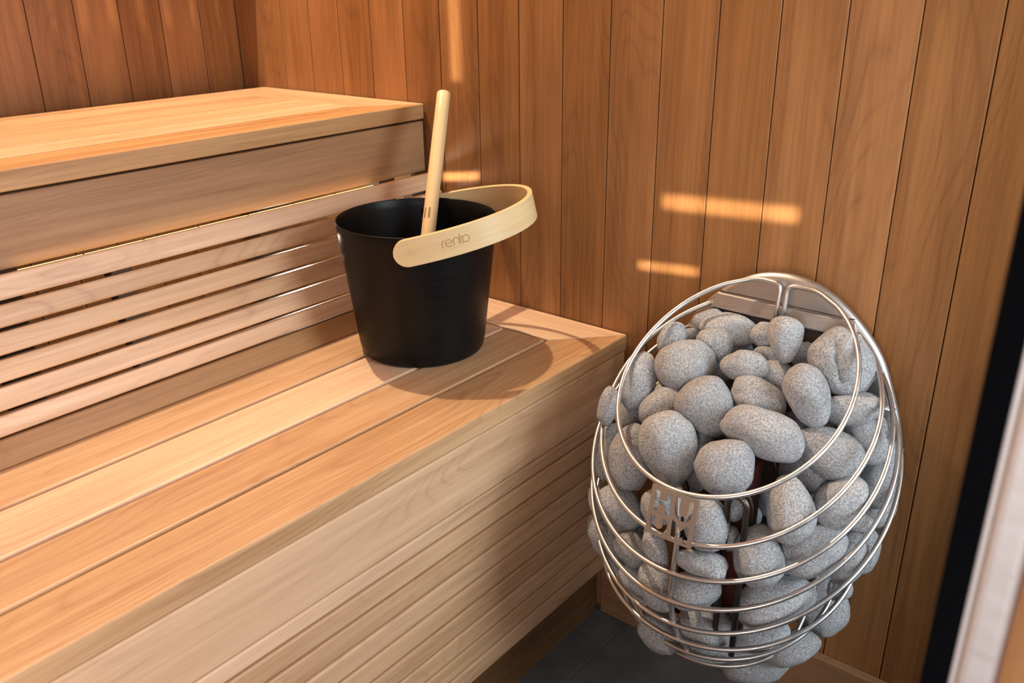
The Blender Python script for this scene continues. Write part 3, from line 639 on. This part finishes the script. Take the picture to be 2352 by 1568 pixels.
# ------------------------------------------------------------------ stones
# (id, centre, long axis, cross axis, half sizes, egg taper, label)
STONES = [
    (10, (-0.1563,-1.2088,0.6365), (0.550,-0.779,0.302), (-0.186,-0.467,-0.865), (0.0444,0.0369,0.0376), 0.10, 'large rounded grey stone in the upper left of the basket opening'),
    (16, (-0.2007,-1.2713,0.6069), (-0.075,-0.680,-0.730), (-0.581,0.624,-0.522), (0.0411,0.0371,0.0375), 0.15, 'broad heart-shaped grey stone in the middle left of the basket opening'),
    (22, (-0.2639,-1.2490,0.5624), (-0.244,-0.515,-0.822), (-0.587,0.753,-0.297), (0.0492,0.0385,0.0396), 0.18, 'largest pear-shaped grey stone just above the square logo plate'),
    (19, (-0.2148,-1.3558,0.6002), (0.251,-0.943,-0.219), (-0.507,0.065,-0.860), (0.0546,0.0311,0.0335), -0.05, 'longest oblong pale speckled stone lying across the middle of the basket opening'),
    (24, (-0.2660,-1.3330,0.5631), (-0.317,-0.463,-0.828), (-0.522,0.814,-0.256), (0.0377,0.0380,0.0380), 0.12, "rounded egg-shaped stone right above the logo plate's right corner, behind the top wire"),
    (18, (-0.1593,-1.3906,0.6426), (-0.155,-0.632,-0.759), (-0.489,0.717,-0.497), (0.0404,0.0282,0.0294), 0.15, 'upright egg-shaped grey stone in the opening, below and left of the cracked stone'),
    (6, (-0.0936,-1.4087,0.6721), (-0.091,-0.703,-0.705), (-0.460,0.658,-0.597), (0.0474,0.0380,0.0390), 0.05, 'big stone with a dark crack across its face at the right of the opening'),
    (4, (-0.1017,-1.3296,0.6867), (-0.323,-0.185,-0.928), (-0.374,0.926,-0.054), (0.0325,0.0227,0.0237), 0.22, 'teardrop stone standing on its point against the steel back plate'),
    (9, (-0.1005,-1.2249,0.6558), (0.361,-0.918,-0.166), (-0.412,0.003,-0.911), (0.0279,0.0228,0.0233), -0.10, 'small rounded stone tucked behind the large stone in the upper left of the opening'),
    (25, (-0.1678,-1.4283,0.5794), (0.143,-0.952,-0.271), (-0.516,0.162,-0.841), (0.0462,0.0329,0.0342), -0.12, 'large pale stone crossed by the top wire at the right of the opening'),
    (11, (-0.1916,-1.1552,0.6109), (-0.480,0.016,-0.877), (-0.396,0.888,0.233), (0.0429,0.0227,0.0247), -0.10, 'narrow upright stone leaning on the top wire at the far left of the opening'),
    (33, (-0.2553,-1.4185,0.5304), (-0.394,-0.416,-0.819), (-0.448,0.865,-0.224), (0.0418,0.0295,0.0307), -0.15, 'egg-shaped stone standing upright behind the second wire, right of the heating tubes'),
    (32, (-0.1951,-1.4616,0.5272), (0.553,-0.513,0.656), (-0.109,-0.826,-0.553), (0.0396,0.0294,0.0304), 0.00, 'pale oval stone tilted up to the right between second and third wires'),
    (34, (-0.3076,-1.3343,0.5017), (-0.482,-0.270,-0.833), (-0.441,0.897,-0.036), (0.0363,0.0295,0.0302), 0.05, 'big pale stone half hidden behind the right edge of the logo plate'),
    (37, (-0.2827,-1.3979,0.4692), (-0.422,-0.440,-0.792), (-0.483,0.849,-0.215), (0.0395,0.0305,0.0314), -0.12, 'stone with a rough pitted face between the second and third wires, right of centre'),
    (36, (-0.3276,-1.3412,0.4539), (0.322,-0.936,-0.142), (-0.598,-0.085,-0.797), (0.0351,0.0177,0.0194), -0.15, 'small wedge-shaped stone lying flat just below the logo plate'),
    (35, (-0.3300,-1.2752,0.4485), (-0.275,-0.606,-0.746), (-0.641,0.694,-0.328), (0.0278,0.0153,0.0165), 0.05, 'narrow stone left of the vertical rod just under the logo plate'),
    (38, (-0.2316,-1.4459,0.4676), (0.535,-0.721,0.441), (-0.295,-0.648,-0.702), (0.0434,0.0319,0.0331), 0.05, 'large oval stone right of the rough pitted stone, below the upright egg-shaped stone'),
    (50, (-0.2562,-1.4137,0.3873), (0.584,-0.696,0.418), (-0.312,-0.668,-0.676), (0.0542,0.0316,0.0339), 0.05, 'largest stone in the lower front of the basket, long, pale and crossed by wires'),
    (52, (-0.0976,-1.4263,0.2852), (0.640,-0.191,0.744), (0.051,-0.956,-0.289), (0.0434,0.0383,0.0388), 0.00, 'big round pale stone at the lower right, crossed by the fifth wire'),
    (51, (-0.2350,-1.3857,0.3077), (0.416,-0.905,0.088), (-0.550,-0.327,-0.768), (0.0470,0.0295,0.0312), 0.00, 'broad flat stone directly under the largest lower front stone'),
    (53, (-0.1956,-1.4232,0.2742), (0.560,-0.743,0.367), (-0.389,-0.626,-0.676), (0.0412,0.0234,0.0252), 0.00, 'flat stone at the bottom right of the basket, below the fifth wire'),
    (49, (-0.2874,-1.3365,0.3220), (0.235,-0.949,-0.210), (-0.672,-0.003,-0.740), (0.0364,0.0291,0.0299), 0.00, 'dark topped stone in the bottom centre, crossed by the fifth wire'),
    (48, (-0.3161,-1.3296,0.4043), (0.576,-0.780,0.246), (-0.391,-0.526,-0.755), (0.0361,0.0255,0.0266), 0.05, 'smooth dim stone right of the vertical rod, below the small wedge-shaped stone'),
    (23, (-0.2627,-1.1910,0.5279), (-0.481,-0.157,-0.862), (-0.460,0.883,0.096), (0.0486,0.0297,0.0316), -0.05, 'large brownish speckled stone behind the top wire, left of the pear-shaped stone'),
    (43, (-0.2822,-1.1880,0.4544), (-0.098,-0.710,-0.698), (-0.691,0.553,-0.466), (0.0363,0.0294,0.0301), 0.00, 'round shadowed stone between the second and third wires on the far left'),
    (44, (-0.3096,-1.2237,0.4140), (0.060,-0.847,-0.528), (-0.710,0.335,-0.619), (0.0254,0.0218,0.0222), 0.00, 'small dark round stone between the second and third wires, below the round shadowed one'),
    (17, (-0.1668,-1.3264,0.6197), (0.172,-0.908,-0.383), (-0.521,0.246,-0.817), (0.0394,0.0261,0.0274), 0.00, 'stone with a dark hollow in its face, just above the longest oblong stone'),
    (14, (-0.1429,-1.2937,0.6517), (0.380,-0.924,-0.034), (-0.381,-0.123,-0.916), (0.0314,0.0222,0.0231), 0.05, 'small brownish oval stone in the upper middle of the opening'),
    (13, (-0.0932,-1.3043,0.6577), (0.379,-0.925,0.020), (-0.348,-0.162,-0.924), (0.0218,0.0110,0.0121), 0.00, 'thin flat stone lying behind the small brownish oval stone'),
    (15, (-0.1051,-1.3248,0.6302), (0.182,-0.916,-0.358), (-0.490,0.231,-0.841), (0.0293,0.0244,0.0249), 0.00, 'shaded stone under the small brownish oval stone, left of the upright egg-shaped one'),
    (12, (-0.0794,-1.2324,0.6158), (0.552,-0.586,0.593), (-0.007,-0.714,-0.700), (0.0488,0.0219,0.0246), 0.00, 'slanting stone showing between the large upper left stone and the small brownish oval stone'),
    (2, (-0.0681,-1.2334,0.6667), (0.394,-0.918,-0.051), (-0.353,-0.100,-0.930), (0.0430,0.0244,0.0263), 0.00, 'long barrel-shaped stone at the back left of the opening, below the steel shelf'),
    (1, (-0.0616,-1.1944,0.6706), (0.529,-0.757,0.383), (-0.113,-0.510,-0.853), (0.0247,0.0194,0.0199), 0.00, 'rearmost stone at the back left corner, peeking over the barrel-shaped stone'),
    (7, (-0.1223,-1.1672,0.6539), (0.530,-0.307,0.790), (0.231,-0.844,-0.483), (0.0283,0.0191,0.0200), 0.00, 'left one of two small stones peeking out behind the large upper left stone'),
    (8, (-0.0892,-1.1719,0.6457), (0.563,-0.695,0.448), (-0.070,-0.580,-0.812), (0.0220,0.0139,0.0147), 0.00, 'right one of two small stones peeking out behind the large upper left stone'),
    (5, (-0.0750,-1.3559,0.6546), (-0.090,-0.674,-0.733), (-0.482,0.674,-0.560), (0.0279,0.0205,0.0212), 0.00, 'dim stone between the teardrop stone and the cracked stone'),
    (3, (-0.0794,-1.2895,0.6773), (0.410,-0.908,0.093), (-0.299,-0.230,-0.926), (0.0181,0.0183,0.0183), 0.00, 'dark stone in shade between the barrel-shaped stone and the teardrop stone'),
    (26, (-0.1236,-1.4384,0.6254), (0.387,-0.880,0.275), (-0.306,-0.404,-0.862), (0.0370,0.0217,0.0232), 0.00, 'flat grey stone directly under the cracked stone'),
    (27, (-0.1023,-1.4507,0.5785), (-0.117,-0.773,-0.623), (-0.493,0.590,-0.640), (0.0403,0.0271,0.0284), 0.00, 'grey stone on the right side crossed by the second wire, below the flat stone'),
    (71, (-0.0610,-1.4659,0.5618), (-0.319,-0.454,-0.832), (-0.382,0.865,-0.326), (0.0325,0.0164,0.0180), 0.00, 'narrow stone beside the third wire at the far right of the basket'),
    (31, (-0.0707,-1.4739,0.5054), (0.499,-0.014,0.866), (0.171,-0.979,-0.114), (0.0390,0.0280,0.0291), 0.00, 'large stone bulging at the far right behind the third and fourth wires'),
    (28, (-0.1713,-1.4014,0.5332), (0.157,-0.950,-0.269), (-0.545,0.144,-0.826), (0.0341,0.0221,0.0233), 0.00, 'dark topped oval stone below the large pale stone crossed by the top wire'),
    (29, (-0.0905,-1.4051,0.5737), (0.213,-0.964,-0.161), (-0.472,0.043,-0.880), (0.0189,0.0127,0.0133), 0.00, 'sliver of stone seen between the upright egg-shaped stone and the flat grey stone'),
    (20, (-0.2054,-1.2056,0.5864), (0.597,-0.714,0.367), (-0.162,-0.555,-0.816), (0.0374,0.0260,0.0272), 0.00, 'brown shaded stone between the narrow upright stone and the heart-shaped stone'),
    (21, (-0.1937,-1.1447,0.5499), (-0.315,-0.355,-0.881), (-0.564,0.816,-0.127), (0.0297,0.0218,0.0226), 0.00, 'brown stone below the narrow upright stone at the far left of the opening'),
    (30, (-0.2056,-1.2688,0.5468), (-0.386,-0.301,-0.872), (-0.476,0.875,-0.092), (0.0285,0.0179,0.0190), 0.00, 'dark stone wedged between the pear-shaped stone and the rounded egg-shaped stone'),
    (59, (-0.2453,-1.1390,0.5851), (-0.470,-0.081,-0.879), (-0.458,0.873,0.164), (0.0273,0.0151,0.0163), 0.00, 'small stone poking out between the outer left wires at the level of the opening'),
    (60, (-0.2442,-1.1489,0.5224), (-0.432,-0.227,-0.873), (-0.515,0.857,0.032), (0.0343,0.0160,0.0178), 0.00, 'dark narrow stone behind the second wire at the left, beside the large brownish stone'),
    (61, (-0.2367,-1.1261,0.4929), (-0.423,-0.264,-0.867), (-0.539,0.842,0.006), (0.0338,0.0123,0.0144), 0.00, 'thin sliver of stone at the outermost left edge of the basket'),
    (62, (-0.2604,-1.1354,0.4318), (-0.322,-0.473,-0.821), (-0.632,0.753,-0.186), (0.0257,0.0116,0.0130), 0.00, 'small stone at the left edge between the third and fourth wires'),
    (45, (-0.2674,-1.1541,0.3823), (-0.207,-0.638,-0.742), (-0.691,0.632,-0.351), (0.0366,0.0205,0.0221), 0.00, 'brown speckled stone bulging out at the lower left edge of the basket'),
    (47, (-0.2951,-1.2313,0.3511), (-0.122,-0.766,-0.631), (-0.715,0.509,-0.480), (0.0338,0.0210,0.0223), 0.00, 'brownish stone behind the fourth wire at the lower left'),
    (46, (-0.3157,-1.2743,0.3801), (-0.215,-0.703,-0.677), (-0.682,0.605,-0.411), (0.0375,0.0239,0.0253), 0.00, "warm lit speckled stone directly left of the vertical rod's lower half"),
    (65, (-0.2609,-1.1764,0.3317), (-0.030,-0.804,-0.594), (-0.728,0.425,-0.538), (0.0274,0.0152,0.0164), 0.00, 'small stone at the lower left just inside the fourth wire'),
    (56, (-0.2166,-1.2154,0.2397), (0.272,-0.930,-0.248), (-0.679,-0.003,-0.734), (0.0382,0.0243,0.0256), 0.00, 'dim stone between the fourth and fifth wires at the lower left'),
    (55, (-0.2886,-1.2669,0.2748), (0.077,-0.906,-0.415), (-0.735,0.230,-0.638), (0.0342,0.0226,0.0237), 0.00, 'lowest stone on the left, bulging through the sixth wire'),
    (57, (-0.2780,-1.3355,0.2731), (0.403,-0.915,-0.006), (-0.603,-0.260,-0.754), (0.0333,0.0155,0.0173), 0.00, 'flat dark stone at the bottom behind the seventh wire, left of centre'),
    (58, (-0.2391,-1.3691,0.2629), (0.430,-0.899,0.083), (-0.564,-0.339,-0.753), (0.0272,0.0131,0.0145), 0.00, 'shadowed stone at the bottom behind the sixth wire, in the centre'),
    (54, (-0.2028,-1.3792,0.2237), (0.521,-0.820,0.235), (-0.478,-0.509,-0.716), (0.0506,0.0282,0.0304), 0.00, 'lowest stone of all, sagging below the bottom wire'),
    (39, (-0.1785,-1.4765,0.4388), (0.587,-0.101,0.803), (0.113,-0.972,-0.206), (0.0373,0.0231,0.0245), 0.00, 'pale stone right of the large oval stone, crossed by the fourth wire'),
    (40, (-0.1351,-1.4857,0.4299), (0.556,0.029,0.831), (0.181,-0.980,-0.087), (0.0308,0.0187,0.0199), 0.00, 'narrow pale stone at the right, partly behind the fifth wire'),
    (41, (-0.1752,-1.4829,0.4953), (0.358,-0.914,0.192), (-0.441,-0.347,-0.828), (0.0165,0.0131,0.0134), 0.00, 'small shaded stone under the pale oval stone tilted up to the right'),
    (42, (-0.0648,-1.4762,0.4554), (0.546,-0.410,0.731), (-0.065,-0.890,-0.451), (0.0308,0.0207,0.0217), 0.00, 'dark shaded stone at the right edge below the large bulging stone'),
    (66, (-0.1747,-1.4719,0.3850), (0.580,-0.587,0.565), (-0.225,-0.782,-0.582), (0.0172,0.0149,0.0151), 0.00, 'small stone at the lower right between the bundled side wires'),
    (69, (-0.2109,-1.4106,0.4034), (0.427,-0.889,0.164), (-0.475,-0.375,-0.796), (0.0148,0.0112,0.0116), 0.00, 'little dark stone in the gap between the rough pitted stone and the large oval stone'),
    (67, (-0.2500,-1.3418,0.5012), (0.458,-0.881,0.120), (-0.430,-0.337,-0.838), (0.0169,0.0195,0.0193), 0.00, 'dark stone seen behind the second wire, left of the heating tubes'),
    (68, (-0.2598,-1.3404,0.4588), (0.468,-0.875,0.122), (-0.451,-0.355,-0.819), (0.0183,0.0172,0.0173), 0.00, "shaded stone deep behind the pale stone at the logo plate's right edge"),
    (64, (-0.3208,-1.2685,0.5047), (0.519,-0.851,0.077), (-0.431,-0.339,-0.836), (0.0216,0.0254,0.0250), 0.00, 'brown stone seen through the cut-out letters of the logo plate'),
    (70, (-0.2419,-1.2698,0.5088), (0.492,-0.866,0.090), (-0.412,-0.323,-0.852), (0.0238,0.0177,0.0183), 0.00, 'dark stone under the pear-shaped stone, touching the top edge of the logo plate'),
    (101, (-0.1126,-1.1891,0.4461), (-0.237,0.808,-0.539), (0.311,-0.463,-0.830), (0.0315,0.0269,0.0245), 0.05, 'grey stone buried in the pile, glimpsed only through gaps between the outer stones'),
    (102, (-0.1021,-1.3387,0.4372), (-0.675,-0.064,0.735), (0.593,-0.640,0.489), (0.0352,0.0264,0.0201), 0.05, 'grey stone buried in the pile, glimpsed only through gaps between the outer stones'),
    (103, (-0.1116,-1.4250,0.5252), (-0.654,0.307,-0.691), (-0.733,-0.482,0.480), (0.0331,0.0267,0.0246), 0.05, 'grey stone buried in the pile, glimpsed only through gaps between the outer stones'),
    (104, (-0.1077,-1.4234,0.4020), (-0.243,-0.791,0.561), (0.081,-0.593,-0.801), (0.0349,0.0234,0.0222), 0.05, 'grey stone buried in the pile, glimpsed only through gaps between the outer stones'),
    (105, (-0.0981,-1.3586,0.5575), (-0.983,-0.095,0.155), (-0.049,-0.681,-0.730), (0.0297,0.0230,0.0202), 0.05, 'grey stone buried in the pile, glimpsed only through gaps between the outer stones'),
    (106, (-0.0896,-1.3928,0.4846), (-0.987,-0.064,-0.149), (0.162,-0.424,-0.891), (0.0341,0.0261,0.0224), 0.05, 'grey stone buried in the pile, glimpsed only through gaps between the outer stones'),
    (107, (-0.2374,-1.1858,0.3993), (-0.233,-0.178,-0.956), (0.680,-0.733,-0.029), (0.0293,0.0229,0.0242), 0.05, 'grey stone buried in the pile, glimpsed only through gaps between the outer stones'),
    (108, (-0.1331,-1.3120,0.4171), (-0.632,-0.319,0.707), (0.738,0.032,0.674), (0.0330,0.0224,0.0224), 0.05, 'grey stone buried in the pile, glimpsed only through gaps between the outer stones'),
    (109, (-0.1460,-1.2721,0.3374), (-0.588,-0.478,-0.653), (0.741,-0.642,-0.197), (0.0304,0.0230,0.0219), 0.05, 'grey stone buried in the pile, glimpsed only through gaps between the outer stones'),
    (110, (-0.2374,-1.3039,0.2653), (-0.100,-0.030,0.995), (0.861,-0.503,0.072), (0.0348,0.0222,0.0207), 0.05, 'grey stone buried in the pile, glimpsed only through gaps between the outer stones'),
    (111, (-0.2222,-1.1555,0.4790), (-0.703,-0.315,-0.638), (-0.623,-0.160,0.765), (0.0341,0.0225,0.0208), 0.05, 'grey stone buried in the pile, glimpsed only through gaps between the outer stones'),
    (112, (-0.1323,-1.2692,0.5593), (-0.370,-0.927,-0.061), (0.875,-0.370,0.314), (0.0292,0.0260,0.0202), 0.05, 'grey stone buried in the pile, glimpsed only through gaps between the outer stones'),
    (113, (-0.1402,-1.2587,0.4643), (-0.540,0.469,-0.699), (-0.057,-0.849,-0.525), (0.0304,0.0268,0.0215), 0.05, 'grey stone buried in the pile, glimpsed only through gaps between the outer stones'),
    (114, (-0.1752,-1.3997,0.4084), (-0.631,0.340,-0.698), (-0.765,-0.420,0.488), (0.0291,0.0259,0.0239), 0.05, 'grey stone buried in the pile, glimpsed only through gaps between the outer stones'),
    (115, (-0.1354,-1.1713,0.5531), (-0.221,-0.248,-0.943), (-0.601,-0.728,0.331), (0.0351,0.0254,0.0243), 0.05, 'grey stone buried in the pile, glimpsed only through gaps between the outer stones'),
    (116, (-0.1169,-1.1907,0.3696), (-0.277,-0.322,-0.905), (-0.749,-0.517,0.413), (0.0353,0.0228,0.0248), 0.05, 'grey stone buried in the pile, glimpsed only through gaps between the outer stones'),
    (117, (-0.0856,-1.2837,0.6086), (-0.978,-0.099,-0.182), (0.162,-0.915,-0.370), (0.0297,0.0269,0.0210), 0.05, 'grey stone buried in the pile, glimpsed only through gaps between the outer stones'),
    (118, (-0.1611,-1.3086,0.2672), (-0.225,-0.898,0.379), (0.767,0.076,0.637), (0.0283,0.0246,0.0232), 0.05, 'grey stone buried in the pile, glimpsed only through gaps between the outer stones'),
    (119, (-0.1302,-1.3607,0.3082), (-0.224,-0.819,-0.528), (0.934,-0.025,-0.357), (0.0332,0.0243,0.0237), 0.05, 'grey stone buried in the pile, glimpsed only through gaps between the outer stones'),
    (120, (-0.0935,-1.2497,0.3854), (-0.181,-0.505,0.844), (0.972,-0.225,0.074), (0.0309,0.0231,0.0225), 0.05, 'grey stone buried in the pile, glimpsed only through gaps between the outer stones'),
    (121, (-0.0923,-1.2859,0.3534), (-0.100,-0.012,-0.995), (-0.916,-0.389,0.097), (0.0313,0.0256,0.0249), 0.05, 'grey stone buried in the pile, glimpsed only through gaps between the outer stones'),
    (122, (-0.1069,-1.3503,0.3676), (-0.212,-0.797,-0.566), (0.944,-0.317,0.093), (0.0283,0.0242,0.0250), 0.05, 'grey stone buried in the pile, glimpsed only through gaps between the outer stones'),
]
def make_stone(sid, c, ax1, ax2, A, egg, label):
    e_1 = Vector(ax1).normalized(); e_2 = Vector(ax2); e_2 = (e_2-e_1*e_2.dot(e_1)).normalized(); e_3 = e_1.cross(e_2)
    bm = bmesh.new(); bmesh.ops.create_icosphere(bm, subdivisions=5 if sid in (6, 17, 37) else 4, radius=1)
    tn = bm.verts.layers.float.new('tone'); rs = random.Random(sid*7+1); of = Vector((sid*3.7, sid*1.3, sid*5.1)); tone = rs.random()
    sx = rs.uniform(-.10, .10); front_sign = -1 if e_3.dot(fw) > 0 else 1
    for v in bm.verts:
        p = v.co.copy(); d = p.copy()
        q = Vector([math.copysign(abs(k_)**.88, k_) for k_ in p]); q = p.lerp(q, .6)
        k_ = 1-egg*1.5*p.x; q.y *= k_; q.z *= k_; q.y += sx*(1-p.x*p.x)
        n1 = noise.noise(d*1.1+of); n2 = noise.noise(d*2.3+of*2); q *= 1+.13*n1+.05*n2+.012*noise.noise(d*7+of)
        if sid == 6:   # the crack: a jagged groove across the face
            f = -p.y*.0+(p.y-.20-.55*(p.x-.0)+.07*noise.noise(d*6))
            if p.z*front_sign > 0 and -.62 < p.x < .45: q *= 1-.17*math.exp(-(f/.045)**2)-(.035 if f < 0 else 0)*math.exp(-(f/.25)**2)
        if sid == 17:
            dd = (p-Vector((.35, .35, .86*front_sign))).length; q *= 1-.16*math.exp(-(dd/.25)**2)
        if sid == 37:
            dd = (p-Vector((-.1, .1, .98*front_sign))).length; q *= 1+.035*noise.noise(d*16)*math.exp(-(dd/.6)**2)-.03*math.exp(-(dd/.4)**2)
        v.co = e_1*q.x*A[0]+e_2*q.y*A[1]+e_3*q.z*A[2]; v[tn] = tone
    for f in bm.faces: f.smooth = True
    bmesh.ops.recalc_face_normals(bm, faces=bm.faces[:])
    me = bpy.data.meshes.new('sauna_stone'); bm.to_mesh(me); bm.free(); me.materials.append(GRANITE)
    o = bpy.data.objects.new('sauna_stone', me); o.location = c; COL.objects.link(o)
    tag(o, label, 'stone', 'grey sauna stones in the wire basket'); return o
for row in STONES: make_stone(*row)
